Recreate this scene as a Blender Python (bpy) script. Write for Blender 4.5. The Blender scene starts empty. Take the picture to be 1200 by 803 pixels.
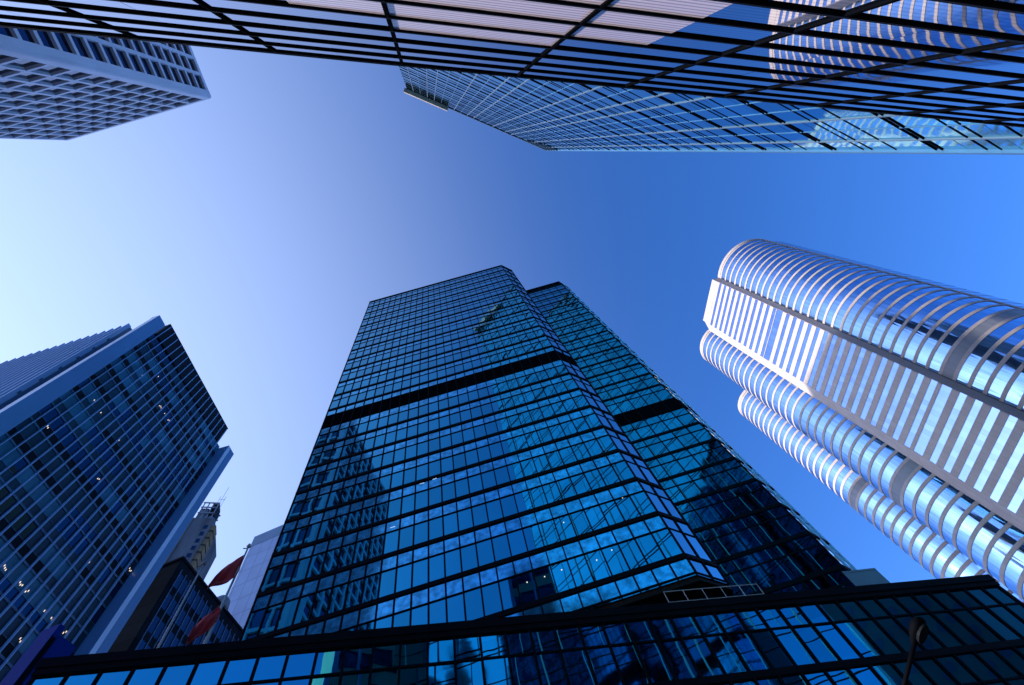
import bpy, math, random
from mathutils import Vector, Matrix
random.seed(7)
R = math.radians
S = bpy.context.scene
COL = S.collection

# ------------------------------------------------------------------ camera
PITCH, ROLL, EYE = 1.16124, -0.41097, Vector((0, 0, 1.6))
FWD = Vector((0, math.cos(PITCH), math.sin(PITCH)))
R0 = Vector((1, 0, 0))
U0 = R0.cross(FWD)
RIGHT = math.cos(ROLL) * R0 + math.sin(ROLL) * U0
UPV = -math.sin(ROLL) * R0 + math.cos(ROLL) * U0
cam_d = bpy.data.cameras.new('camera')
cam_d.sensor_width = 36
cam_d.lens = 36 * 566.67 / 1200
cam_d.clip_start = 0.05
cam_d.clip_end = 6000
cam = bpy.data.objects.new('camera', cam_d)
COL.objects.link(cam)
m = Matrix((RIGHT, UPV, -FWD)).transposed().to_4x4()
m.translation = EYE
cam.matrix_world = m
S.camera = cam

# ------------------------------------------------------------------ sky, sun, exposure
SUN_AZ, SUN_EL = -98.0, 15.5          # degrees clockwise from +Y, above the horizon
W = bpy.data.worlds.new('World')
S.world = W
W.use_nodes = True
nt = W.node_tree
nt.nodes.clear()
out = nt.nodes.new('ShaderNodeOutputWorld')
bg = nt.nodes.new('ShaderNodeBackground')
sky = nt.nodes.new('ShaderNodeTexSky')
sky.sky_type = 'NISHITA'
sky.sun_disc = False
sky.sun_elevation = R(SUN_EL)
sky.sun_rotation = R(SUN_AZ)
sky.air_density = 0.85
sky.dust_density = 0.8
sky.ozone_density = 2.5
hs = nt.nodes.new('ShaderNodeHueSaturation')
hs.inputs['Saturation'].default_value = 1.22
nt.links.new(sky.outputs[0], hs.inputs['Color'])
tn = nt.nodes.new('ShaderNodeMixRGB')
tn.blend_type = 'MULTIPLY'
tn.inputs['Fac'].default_value = 1.0
tn.inputs['Color2'].default_value = (0.88, 1.0, 1.44, 1)
nt.links.new(hs.outputs[0], tn.inputs['Color1'])
# broad pale haze around the sun's side of the sky
tc = nt.nodes.new('ShaderNodeTexCoord')
dt = nt.nodes.new('ShaderNodeVectorMath')
dt.operation = 'DOT_PRODUCT'
GL_AZ, GL_EL = R(-92.0), R(22.0)
dt.inputs[1].default_value = (math.sin(GL_AZ) * math.cos(GL_EL), math.cos(GL_AZ) * math.cos(GL_EL), math.sin(GL_EL))
nt.links.new(tc.outputs['Generated'], dt.inputs[0])
mr = nt.nodes.new('ShaderNodeMapRange')
mr.inputs['From Min'].default_value = -0.25
mr.interpolation_type = 'SMOOTHSTEP'
mr.inputs['From Max'].default_value = 1.04
nt.links.new(dt.outputs['Value'], mr.inputs['Value'])
pw = nt.nodes.new('ShaderNodeMath')
pw.operation = 'POWER'
pw.inputs[1].default_value = 2.3
nt.links.new(mr.outputs[0], pw.inputs[0])
hz = nt.nodes.new('ShaderNodeMixRGB')
hz.blend_type = 'ADD'
hz.inputs['Color2'].default_value = (1.75, 1.85, 1.6, 1)
nt.links.new(pw.outputs[0], hz.inputs['Fac'])
nt.links.new(tn.outputs[0], hz.inputs['Color1'])
nt.links.new(hz.outputs[0], bg.inputs['Color'])
bg.inputs['Strength'].default_value = 0.15
nt.links.new(bg.outputs[0], out.inputs['Surface'])

sd = bpy.data.lights.new('sun', 'SUN')
sd.energy = 5.0
sd.angle = R(0.53)
sd.color = (1.0, 0.93, 0.84)
sun = bpy.data.objects.new('sun', sd)
COL.objects.link(sun)
sv = Vector((math.sin(R(SUN_AZ)) * math.cos(R(SUN_EL)), math.cos(R(SUN_AZ)) * math.cos(R(SUN_EL)), math.sin(R(SUN_EL))))
sun.rotation_euler = (-sv).to_track_quat('-Z', 'Y').to_euler()
S.view_settings.view_transform = 'Standard'
S.view_settings.look = 'None'
S.view_settings.exposure = 0.9
S.view_settings.gamma = 1.0
S.view_settings.use_curve_mapping = False
S.cycles.max_bounces = 8
S.cycles.glossy_bounces = 5
S.cycles.diffuse_bounces = 2
S.cycles.use_denoising = True

# ------------------------------------------------------------------ materials
def new_mat(name):
    mt = bpy.data.materials.new(name)
    mt.use_nodes = True
    t = mt.node_tree
    return mt, t, t.nodes['Principled BSDF'], t.nodes.new, t.links.new

def plain(name, col, rough=0.5, metal=0.0, var=0.12, scale=0.4, bump=0.0, streak=True, spec=0.5):
    """base colour with an uneven, slightly streaked surface"""
    mt, t, bs, N, L = new_mat(name)
    geo = N('ShaderNodeNewGeometry')
    mp = N('ShaderNodeMapping')
    mp.inputs['Scale'].default_value = (scale, scale, scale * (0.25 if streak else 1))
    L(geo.outputs['Position'], mp.inputs['Vector'])
    nz = N('ShaderNodeTexNoise')
    nz.inputs['Scale'].default_value = 1.0
    nz.inputs['Detail'].default_value = 5
    L(mp.outputs[0], nz.inputs['Vector'])
    rp = N('ShaderNodeValToRGB')
    rp.color_ramp.elements[0].position = 0.3
    rp.color_ramp.elements[1].position = 0.7
    rp.color_ramp.elements[0].color = [c * (1 - var) for c in col] + [1]
    rp.color_ramp.elements[1].color = [min(1, c * (1 + var)) for c in col] + [1]
    L(nz.outputs['Fac'], rp.inputs[0])
    L(rp.outputs[0], bs.inputs['Base Color'])
    bs.inputs['Roughness'].default_value = rough
    bs.inputs['Metallic'].default_value = metal
    bs.inputs['Specular IOR Level'].default_value = spec
    if bump:
        b = N('ShaderNodeBump')
        b.inputs['Distance'].default_value = bump
        L(nz.outputs['Fac'], b.inputs['Height'])
        L(b.outputs[0], bs.inputs['Normal'])
    return mt

def panelled(name, col, joint, bw, bh, rough=0.6, var=0.1, mortar=0.012, axis='XZ', rot=0.0):
    """cladding slabs with joints, laid out along the wall (u) and up (z)"""
    mt, t, bs, N, L = new_mat(name)
    geo = N('ShaderNodeNewGeometry')
    mp = N('ShaderNodeMapping')
    mp.inputs['Rotation'].default_value = (0, 0, -rot)
    L(geo.outputs['Position'], mp.inputs['Vector'])
    sp = N('ShaderNodeSeparateXYZ')
    L(mp.outputs[0], sp.inputs[0])
    cb = N('ShaderNodeCombineXYZ')
    L(sp.outputs['X'], cb.inputs['X'])
    L(sp.outputs['Z'], cb.inputs['Y'])
    br = N('ShaderNodeTexBrick')
    br.offset = 0
    br.inputs['Color1'].default_value = [c * (1 - var) for c in col] + [1]
    br.inputs['Color2'].default_value = [min(1, c * (1 + var)) for c in col] + [1]
    br.inputs['Mortar'].default_value = list(joint) + [1]
    br.inputs['Scale'].default_value = 1
    br.inputs['Mortar Size'].default_value = mortar
    br.inputs['Brick Width'].default_value = bw
    br.inputs['Row Height'].default_value = bh
    L(cb.outputs[0], br.inputs['Vector'])
    nz = N('ShaderNodeTexNoise')
    nz.inputs['Scale'].default_value = 0.25
    nz.inputs['Detail'].default_value = 6
    L(geo.outputs['Position'], nz.inputs['Vector'])
    mx = N('ShaderNodeMixRGB')
    mx.blend_type = 'MULTIPLY'
    mx.inputs['Fac'].default_value = 0.3
    L(br.outputs['Color'], mx.inputs['Color1'])
    L(nz.outputs['Fac'], mx.inputs['Color2'])
    L(mx.outputs[0], bs.inputs['Base Color'])
    bs.inputs['Roughness'].default_value = rough
    bs.inputs['Specular IOR Level'].default_value = 0.1 if rough < 1 else 0.0
    return mt

def mirror_glass(name, tint, rough=0.015, wave=0.01, wscale=0.4, dirt=0.06, frit=None, mottle=0.0):
    """coated, mirror-like facade glass: tinted reflection, slightly wavy sheets"""
    mt, t, bs, N, L = new_mat(name)
    geo = N('ShaderNodeNewGeometry')
    oi = N('ShaderNodeObjectInfo')
    ad = N('ShaderNodeMath'); ad.operation = 'ADD'
    L(geo.outputs['Random Per Island'], ad.inputs[0])
    L(oi.outputs['Random'], ad.inputs[1])
    sc = N('ShaderNodeMath'); sc.operation = 'MULTIPLY'
    sc.inputs[1].default_value = 61.7
    L(ad.outputs[0], sc.inputs[0])
    of = N('ShaderNodeVectorMath'); of.operation = 'ADD'     # each sheet has its own waves
    L(geo.outputs['Position'], of.inputs[0])
    L(sc.outputs[0], of.inputs[1])
    nz = N('ShaderNodeTexNoise')
    nz.inputs['Scale'].default_value = wscale
    nz.inputs['Detail'].default_value = 1.5
    L(of.outputs[0], nz.inputs['Vector'])
    b = N('ShaderNodeBump')
    b.inputs['Distance'].default_value = wave
    b.inputs['Strength'].default_value = 1.0
    L(nz.outputs['Fac'], b.inputs['Height'])
    L(b.outputs[0], bs.inputs['Normal'])
    n2 = N('ShaderNodeTexNoise')
    n2.inputs['Scale'].default_value = 2.3 if mottle else 0.15
    n2.inputs['Detail'].default_value = 3
    L(geo.outputs['Position'], n2.inputs['Vector'])
    v = max(dirt, mottle)
    rp = N('ShaderNodeValToRGB')
    rp.color_ramp.elements[0].position = 0.35
    rp.color_ramp.elements[1].position = 0.65
    rp.color_ramp.elements[0].color = [c * (1 - v) for c in tint] + [1]
    rp.color_ramp.elements[1].color = [min(1, c * (1 + v)) for c in tint] + [1]
    L(n2.outputs['Fac'], rp.inputs[0])
    fq = N('ShaderNodeMath'); fq.operation = 'FRACT'
    L(ad.outputs[0], fq.inputs[0])
    vr = N('ShaderNodeMapRange')                             # and its own batch of coating
    vr.inputs['To Min'].default_value = 0.86
    vr.inputs['To Max'].default_value = 1.06
    L(fq.outputs[0], vr.inputs['Value'])
    vm = N('ShaderNodeVectorMath'); vm.operation = 'SCALE'
    L(rp.outputs[0], vm.inputs[0])
    L(vr.outputs[0], vm.inputs['Scale'])
    last = vm.outputs[0]
    if frit:
        sp = N('ShaderNodeSeparateXYZ')
        L(geo.outputs['Position'], sp.inputs[0])
        mu = N('ShaderNodeMath'); mu.operation = 'MULTIPLY'
        mu.inputs[1].default_value = 1.0 / frit
        L(sp.outputs['Z'], mu.inputs[0])
        fr = N('ShaderNodeMath'); fr.operation = 'FRACT'
        L(mu.outputs[0], fr.inputs[0])
        gt = N('ShaderNodeMath'); gt.operation = 'GREATER_THAN'
        gt.inputs[1].default_value = 0.72
        L(fr.outputs[0], gt.inputs[0])
        mx = N('ShaderNodeMixRGB'); mx.blend_type = 'MULTIPLY'
        mx.inputs['Color2'].default_value = (0.55, 0.62, 0.75, 1)
        L(gt.outputs[0], mx.inputs['Fac'])
        L(last, mx.inputs['Color1'])
        last = mx.outputs[0]
    L(last, bs.inputs['Base Color'])
    bs.inputs['Metallic'].default_value = 1.0
    bs.inputs['Roughness'].default_value = rough
    return mt

def lamp_mat(name, col, st):
    mt, t, bs, N, L = new_mat(name)
    bs.inputs['Base Color'].default_value = list(col) + [1]
    bs.inputs['Emission Color'].default_value = list(col) + [1]
    bs.inputs['Emission Strength'].default_value = st
    return mt

M = {}
M['black_metal'] = plain('black_metal', (0.003, 0.004, 0.008), 0.55, 0.0, 0.2, 0.8, spec=0.02)
M['dark_louvre'] = plain('dark_louvre', (0.002, 0.0025, 0.004), 0.9, 0.0, 0.25, 1.0, spec=0.0)
M['core'] = plain('core', (0.03, 0.033, 0.04), 0.8)
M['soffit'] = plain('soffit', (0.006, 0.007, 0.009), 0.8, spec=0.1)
M['front_glass'] = mirror_glass('front_glass', (0.025, 0.35, 0.48), 0.012, 0.007, 0.35)
M['front_spandrel'] = mirror_glass('front_spandrel', (0.09, 0.48, 0.66), 0.10, 0.008, 0.5, mottle=0.34)
M['rear_glass'] = mirror_glass('rear_glass', (0.02, 0.34, 0.42), 0.015, 0.008, 0.3)
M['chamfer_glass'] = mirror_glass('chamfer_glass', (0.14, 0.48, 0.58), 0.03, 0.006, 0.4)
M['podium_glass'] = mirror_glass('podium_glass', (0.03, 0.38, 0.52), 0.012, 0.006, 0.45)
M['fin_glass'] = mirror_glass('fin_glass', (0.60, 0.59, 0.64), 0.02, 0.003, 0.5, frit=0.168)
M['cyan_glass'] = mirror_glass('cyan_glass', (0.10, 0.54, 0.72), 0.05, 0.004, 0.5, dirt=0.05)
M['slab_glass'] = mirror_glass('slab_glass', (0.012, 0.05, 0.095), 0.03, 0.01, 0.3, dirt=0.1)
M['blind_pane'] = plain('blind_pane', (0.006, 0.034, 0.07), 0.35, 0, 0.3, 0.8, spec=0.2)
M['pale_blind_pane'] = plain('pale_blind_pane', (0.022, 0.13, 0.24), 0.3, 0, 0.3, 0.8, spec=0.2)
M['blue_white_metal'] = plain('blue_white_metal', (0.08, 0.19, 0.40), 0.22, 0, 0.08, 0.3)
M['fin_metal'] = plain('fin_metal', (0.20, 0.36, 0.66), 0.4, 0, 0.08, 0.3)
M['slab_edge'] = plain('slab_edge', (0.03, 0.09, 0.20), 0.5, 0, 0.1, 0.3)
M['pent_louvre'] = plain('pent_louvre', (0.008, 0.011, 0.02), 0.7, 0, 0.2, 0.6, spec=0.1)
M['precast'] = plain('precast', (0.52, 0.56, 0.68), 0.8, 0, 0.10, 0.35)
M['precast_window'] = mirror_glass('precast_window', (0.015, 0.05, 0.12), 0.06, 0.02, 0.4, dirt=0.3)
M['granite'] = panelled('granite', (0.42, 0.36, 0.35), (0.24, 0.20, 0.20), 1.5, 3.59, 0.6, 0.05, 0.02, rot=R(118))
M['granite_seam'] = plain('granite_seam', (0.33, 0.25, 0.235), 0.6, 0, 0.1, 0.5)
M['silver_glass'] = mirror_glass('silver_glass', (0.36, 0.56, 0.82), 0.10, 0.006, 0.5, dirt=0.06)
M['flat_silver_glass'] = mirror_glass('flat_silver_glass', (0.28, 0.42, 0.72), 0.05, 0.004, 0.3, dirt=0.06)
M['grey_louvre'] = plain('grey_louvre', (0.16, 0.17, 0.20), 0.5, 0, 0.15, 0.8)
M['pale_fin'] = plain('pale_fin', (0.06, 0.09, 0.15), 0.45, 0, 0.08, 0.4)
M['brown_stone'] = plain('brown_stone', (0.24, 0.20, 0.18), 0.7, 0, 0.15, 0.5)
M['dark_stone'] = panelled('dark_stone', (0.014, 0.020, 0.032), (0.006, 0.008, 0.013), 2.6, 3.4, 1.0, 0.25, 0.05, rot=R(95))
M['dark_window'] = mirror_glass('dark_window', (0.02, 0.05, 0.09), 0.04, 0.02, 0.4)
M['pale_panel'] = panelled('pale_panel', (0.34, 0.44, 0.68), (0.20, 0.27, 0.45), 3.4, 5.2, 0.5, 0.06, 0.09)
M['blue_parapet'] = plain('blue_parapet', (0.07, 0.15, 0.27), 0.5, 0, 0.1, 0.3)
M['stained_wall'] = plain('stained_wall', (0.10, 0.105, 0.125), 0.85, 0, 0.5, 0.22, spec=0.1)
M['ochre_wall'] = plain('ochre_wall', (0.20, 0.14, 0.085), 0.8, 0, 0.2, 0.5, spec=0.1)
M['roof_plant'] = plain('roof_plant', (0.16, 0.18, 0.22), 0.6, 0, 0.3, 0.8)
M['flag_red'] = plain('flag_red', (0.22, 0.006, 0.018), 0.8, 0, 0.2, 1.5)
M['pole_metal'] = plain('pole_metal', (0.22, 0.24, 0.28), 0.4, 0.2, 0.1, 1.0)
M['sign_blue'] = plain('sign_blue', (0.003, 0.022, 0.20), 0.7, 0, 0.08, 0.4, spec=0.05)
M['plant_box'] = plain('plant_box', (0.075, 0.115, 0.18), 0.5, 0, 0.06, 0.5)
M['rail_metal'] = plain('rail_metal', (0.34, 0.36, 0.40), 0.4, 0.3, 0.1, 1.0)
M['lamp_metal'] = plain('lamp_metal', (0.0015, 0.002, 0.004), 0.7, 0.0, 0.2, 2.0, spec=0.02)
M['lamp_lens'] = plain('lamp_lens', (0.003, 0.005, 0.009), 0.6, 0, 0.1, 2.0, spec=0.05)
M['porthole_wall'] = plain('porthole_wall', (0.09, 0.14, 0.17), 0.7, 0, 0.12, 0.3)
M['side_glass'] = mirror_glass('side_glass', (0.22, 0.38, 0.66), 0.05, 0.006, 0.4)
def pink_reflection_mat(name):  # pink reflection painted into the pane colour, with fine horizontal stripes
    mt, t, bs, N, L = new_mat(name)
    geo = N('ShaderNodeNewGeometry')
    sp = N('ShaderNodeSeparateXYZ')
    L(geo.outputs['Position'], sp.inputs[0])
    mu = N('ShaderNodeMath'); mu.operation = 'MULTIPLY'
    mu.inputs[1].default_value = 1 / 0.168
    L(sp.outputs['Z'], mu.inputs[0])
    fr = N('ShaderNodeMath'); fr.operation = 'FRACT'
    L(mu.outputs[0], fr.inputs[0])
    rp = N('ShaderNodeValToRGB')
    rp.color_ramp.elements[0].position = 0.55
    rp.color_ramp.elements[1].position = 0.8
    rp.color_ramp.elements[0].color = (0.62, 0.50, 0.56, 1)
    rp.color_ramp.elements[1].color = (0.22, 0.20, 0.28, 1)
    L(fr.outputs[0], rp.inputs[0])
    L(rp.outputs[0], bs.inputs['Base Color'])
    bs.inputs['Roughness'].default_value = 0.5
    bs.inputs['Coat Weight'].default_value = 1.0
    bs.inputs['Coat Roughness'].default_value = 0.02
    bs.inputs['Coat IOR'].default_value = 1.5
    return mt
M['pink_reflection_glass'] = pink_reflection_mat('pink_reflection_glass')
M['pale_strip'] = plain('pale_strip', (0.42, 0.55, 0.80), 0.4, 0, 0.06, 0.3)
M['asphalt'] = plain('asphalt', (0.05, 0.05, 0.052), 0.85, 0, 0.2, 0.6, streak=False)
M['paving'] = panelled('paving', (0.22, 0.21, 0.20), (0.12, 0.12, 0.12), 0.6, 0.6, 0.8, 0.1, 0.01)
M['kerb'] = plain('kerb', (0.34, 0.33, 0.32), 0.8)
M['line_paint'] = plain('line_paint', (0.75, 0.75, 0.72), 0.6)
M['soil'] = plain('soil', (0.10, 0.11, 0.13), 0.9, 0, 0.2, 0.05, streak=False)
M['warm_lamp'] = lamp_mat('warm_lamp', (1.0, 0.74, 0.56), 0.75)
M['white_lamp'] = lamp_mat('white_lamp', (0.6, 0.75, 1.0), 0.6)

# ------------------------------------------------------------------ mesh helpers
class Wall:
    """local frame on a facade: a along it, b outward, z up"""
    def __init__(s, p0, p1=None, yaw=None, flip=False):
        s.o = Vector((p0[0], p0[1], 0))
        if p1 is not None:
            d = Vector((p1[0] - p0[0], p1[1] - p0[1], 0))
            s.len = d.length
            s.u = d.normalized()
        else:
            s.u = Vector((math.cos(yaw), math.sin(yaw), 0))
            s.len = 0
        s.n = Vector((s.u.y, -s.u.x, 0))       # right-hand side of u
        if flip:
            s.n = -s.n
    def p(s, a, b, z):
        v = s.o + s.u * a + s.n * b
        return (v.x, v.y, z)
    def box(s, a0, a1, b0, b1, z0, z1):
        vs = [s.p(a, b, z) for z in (z0, z1) for b in (b0, b1) for a in (a0, a1)]
        fs = [(0, 1, 3, 2), (4, 6, 7, 5), (0, 4, 5, 1), (2, 3, 7, 6), (0, 2, 6, 4), (1, 5, 7, 3)]
        return vs, fs
    def pane(s, a0, a1, z0, z1, b=0.0, tilt=0.0):
        w, h = (a1 - a0), (z1 - z0)
        ta, tz = random.gauss(0, tilt), random.gauss(0, tilt)
        def bb(i, j): return b + ta * w * (i - .5) + tz * h * (j - .5)
        vs = [s.p(a0, bb(0, 0), z0), s.p(a1, bb(1, 0), z0), s.p(a1, bb(1, 1), z1), s.p(a0, bb(0, 1), z1)]
        return vs, [(0, 1, 2, 3)]

def join(*ms):
    vs, fs = [], []
    for v, f in ms:
        k = len(vs)
        vs += list(v)
        fs += [tuple(i + k for i in q) for q in f]
    return vs, fs

def prism(poly, z0, z1):
    n = len(poly)
    vs = [(p[0], p[1], z0) for p in poly] + [(p[0], p[1], z1) for p in poly]
    fs = [tuple(range(n - 1, -1, -1)), tuple(range(n, 2 * n))]
    fs += [(i, (i + 1) % n, n + (i + 1) % n, n + i) for i in range(n)]
    return vs, fs

def strip(path, z0, z1, b0=0.0, b1=None, cap=True):
    """path: list of ((x,y), (nx,ny)); a band along it, b0 back .. b1 front"""
    vs, fs = [], []
    n = len(path)
    if b1 is None:
        for (p, q) in path:
            vs += [(p[0] + q[0] * b0, p[1] + q[1] * b0, z0), (p[0] + q[0] * b0, p[1] + q[1] * b0, z1)]
        for i in range(n - 1):
            fs.append((2 * i, 2 * i + 2, 2 * i + 3, 2 * i + 1))
        return vs, fs
    for (p, q) in path:
        for b, z in ((b0, z0), (b1, z0), (b1, z1), (b0, z1)):
            vs.append((p[0] + q[0] * b, p[1] + q[1] * b, z))
    for i in range(n - 1):
        k, l = 4 * i, 4 * i + 4
        for j in range(4):
            fs.append((k + j, l + j, l + (j + 1) % 4, k + (j + 1) % 4))
    fs += [(0, 1, 2, 3), (4 * n - 1, 4 * n - 2, 4 * n - 3, 4 * n - 4)]
    return vs, fs

def tube(pts, r, seg=8):
    """round bar along a polyline; r a number or one per point"""
    pts = [Vector(p) for p in pts]
    rs = r if isinstance(r, (list, tuple)) else [r] * len(pts)
    vs, fs = [], []
    for i, p in enumerate(pts):
        d = (pts[min(i + 1, len(pts) - 1)] - pts[max(i - 1, 0)]).normalized()
        a = d.cross(Vector((0, 0, 1)) if abs(d.z) < .9 else Vector((1, 0, 0))).normalized()
        b = d.cross(a)
        for k in range(seg):
            t = 2 * math.pi * k / seg
            v = p + (a * math.cos(t) + b * math.sin(t)) * rs[i]
            vs.append(tuple(v))
    for i in range(len(pts) - 1):
        for k in range(seg):
            fs.append((i * seg + k, i * seg + (k + 1) % seg, (i + 1) * seg + (k + 1) % seg, (i + 1) * seg + k))
    fs += [tuple(range(seg - 1, -1, -1)), tuple(range(len(vs) - seg, len(vs)))]
    return vs, fs

def link_mesh(name, data, mat, parent=None, smooth=False):
    me = bpy.data.meshes.new(name)
    me.from_pydata(data[0], [], data[1])
    me.materials.append(mat)
    if smooth:
        for p in me.polygons:
            p.use_smooth = True
    o = bpy.data.objects.new(name, me)
    COL.objects.link(o)
    if parent:
        o.parent = parent
        loc = parent.matrix_world.translation if parent.type != 'EMPTY' else parent.location
        # meshes are written in world coordinates; keep them there under the parent
        o.matrix_parent_inverse = Matrix.Translation(-Vector(root_loc(parent)))
    return o

def root_loc(o):
    while o.parent:
        o = o.parent
    return o.location

def proj(p):
    d = Vector(p) - EYE
    z = d.dot(FWD)
    if z < 0.01:
        return None
    return 600 + 566.67 * d.dot(RIGHT) / z, 401.5 - 566.67 * d.dot(UPV) / z

def seen(data):
    ps = [proj(v) for v in data[0]]
    ps = [p for p in ps if p]
    if not ps:
        return 0
    x0, x1 = max(0, min(p[0] for p in ps)), min(1200, max(p[0] for p in ps))
    y0, y1 = max(0, min(p[1] for p in ps)), min(803, max(p[1] for p in ps))
    return max(0, x1 - x0) * max(0, y1 - y0)

class Thing:
    def __init__(s, name, label, cat, loc, group=None):
        s.e = bpy.data.objects.new(name, None)
        COL.objects.link(s.e)
        s.e.location = loc
        s.e.empty_display_size = 0.5
        s.e['label'] = label
        s.e['category'] = cat
        if group:
            s.e['group'] = group
        s.parts = {}
    def add(s, kind, data, mat, smooth=False):
        s.parts.setdefault((kind, mat), []).append((data, smooth))
    def one(s, kind, data, mat, smooth=False, parent=None):
        return link_mesh(kind, data, M[mat], parent or s.e, smooth)
    def done(s):
        kinds = {}
        for (kind, mat), lst in s.parts.items():
            kinds.setdefault(kind, []).extend((d, mat, sm) for d, sm in lst)
        for kind, lst in kinds.items():
            if len(lst) > 100:
                lst.sort(key=lambda q: -seen(q[0]))
                head, rest = lst[:100], lst[100:]
            else:
                head, rest = lst, []
            for d, mat, sm in head:
                link_mesh(kind, d, M[mat], s.e, sm)
            if rest:
                mats = sorted({q[1] for q in rest})
                me = bpy.data.meshes.new(kind)
                vs, fs, mi = [], [], []
                for d, mat, sm in rest:
                    k = len(vs)
                    vs += list(d[0])
                    fs += [tuple(i + k for i in q) for q in d[1]]
                    mi += [mats.index(mat)] * len(d[1])
                me.from_pydata(vs, [], fs)
                for q in mats:
                    me.materials.append(M[q])
                me.polygons.foreach_set('material_index', mi)
                o = bpy.data.objects.new(kind, me)
                COL.objects.link(o)
                o.parent = s.e
                o.matrix_parent_inverse = Matrix.Translation(-s.e.location)
                o['kind'] = 'stuff'
        return s.e

def structure(name, data, mat):
    o = link_mesh(name, data, M[mat])
    o['kind'] = 'structure'
    return o

def az(a, d, z=0.0):
    return (d * math.sin(R(a)), d * math.cos(R(a)), z)

YA, YP, YT = 0.14286, 0.45633, 0.44641
def nvec(y): return Vector((-math.sin(y), math.cos(y), 0))
def uvec(y): return Vector((math.cos(y), math.sin(y), 0))

# ------------------------------------------------------------------ ground
structure('ground', ([(-3000, -3000, 0), (3000, -3000, 0), (3000, 3000, 0), (-3000, 3000, 0)], [(0, 1, 2, 3)]), 'soil')
wp = Wall((0, 0), yaw=YP)
structure('pavement', wp.box(-60, 80, -1.8, 2.6, -0.2, 0.12), 'paving')
structure('road', ([wp.p(-80, -2.1, 0.004), wp.p(110, -2.1, 0.004), wp.p(110, -17, 0.004), wp.p(-80, -17, 0.004)], [(0, 1, 2, 3)]), 'asphalt')
structure('kerb', wp.box(-60, 80, -2.1, -1.8, -0.2, 0.125), 'kerb')
for k in range(-8, 14):
    pass
structure('road_marking', join(*[([wp.p(k * 6, -9.45, 0.008), wp.p(k * 6 + 2, -9.45, 0.008), wp.p(k * 6 + 2, -9.6, 0.008), wp.p(k * 6, -9.6, 0.008)], [(0, 1, 2, 3)]) for k in range(-12, 17)]), 'line_paint')

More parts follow.
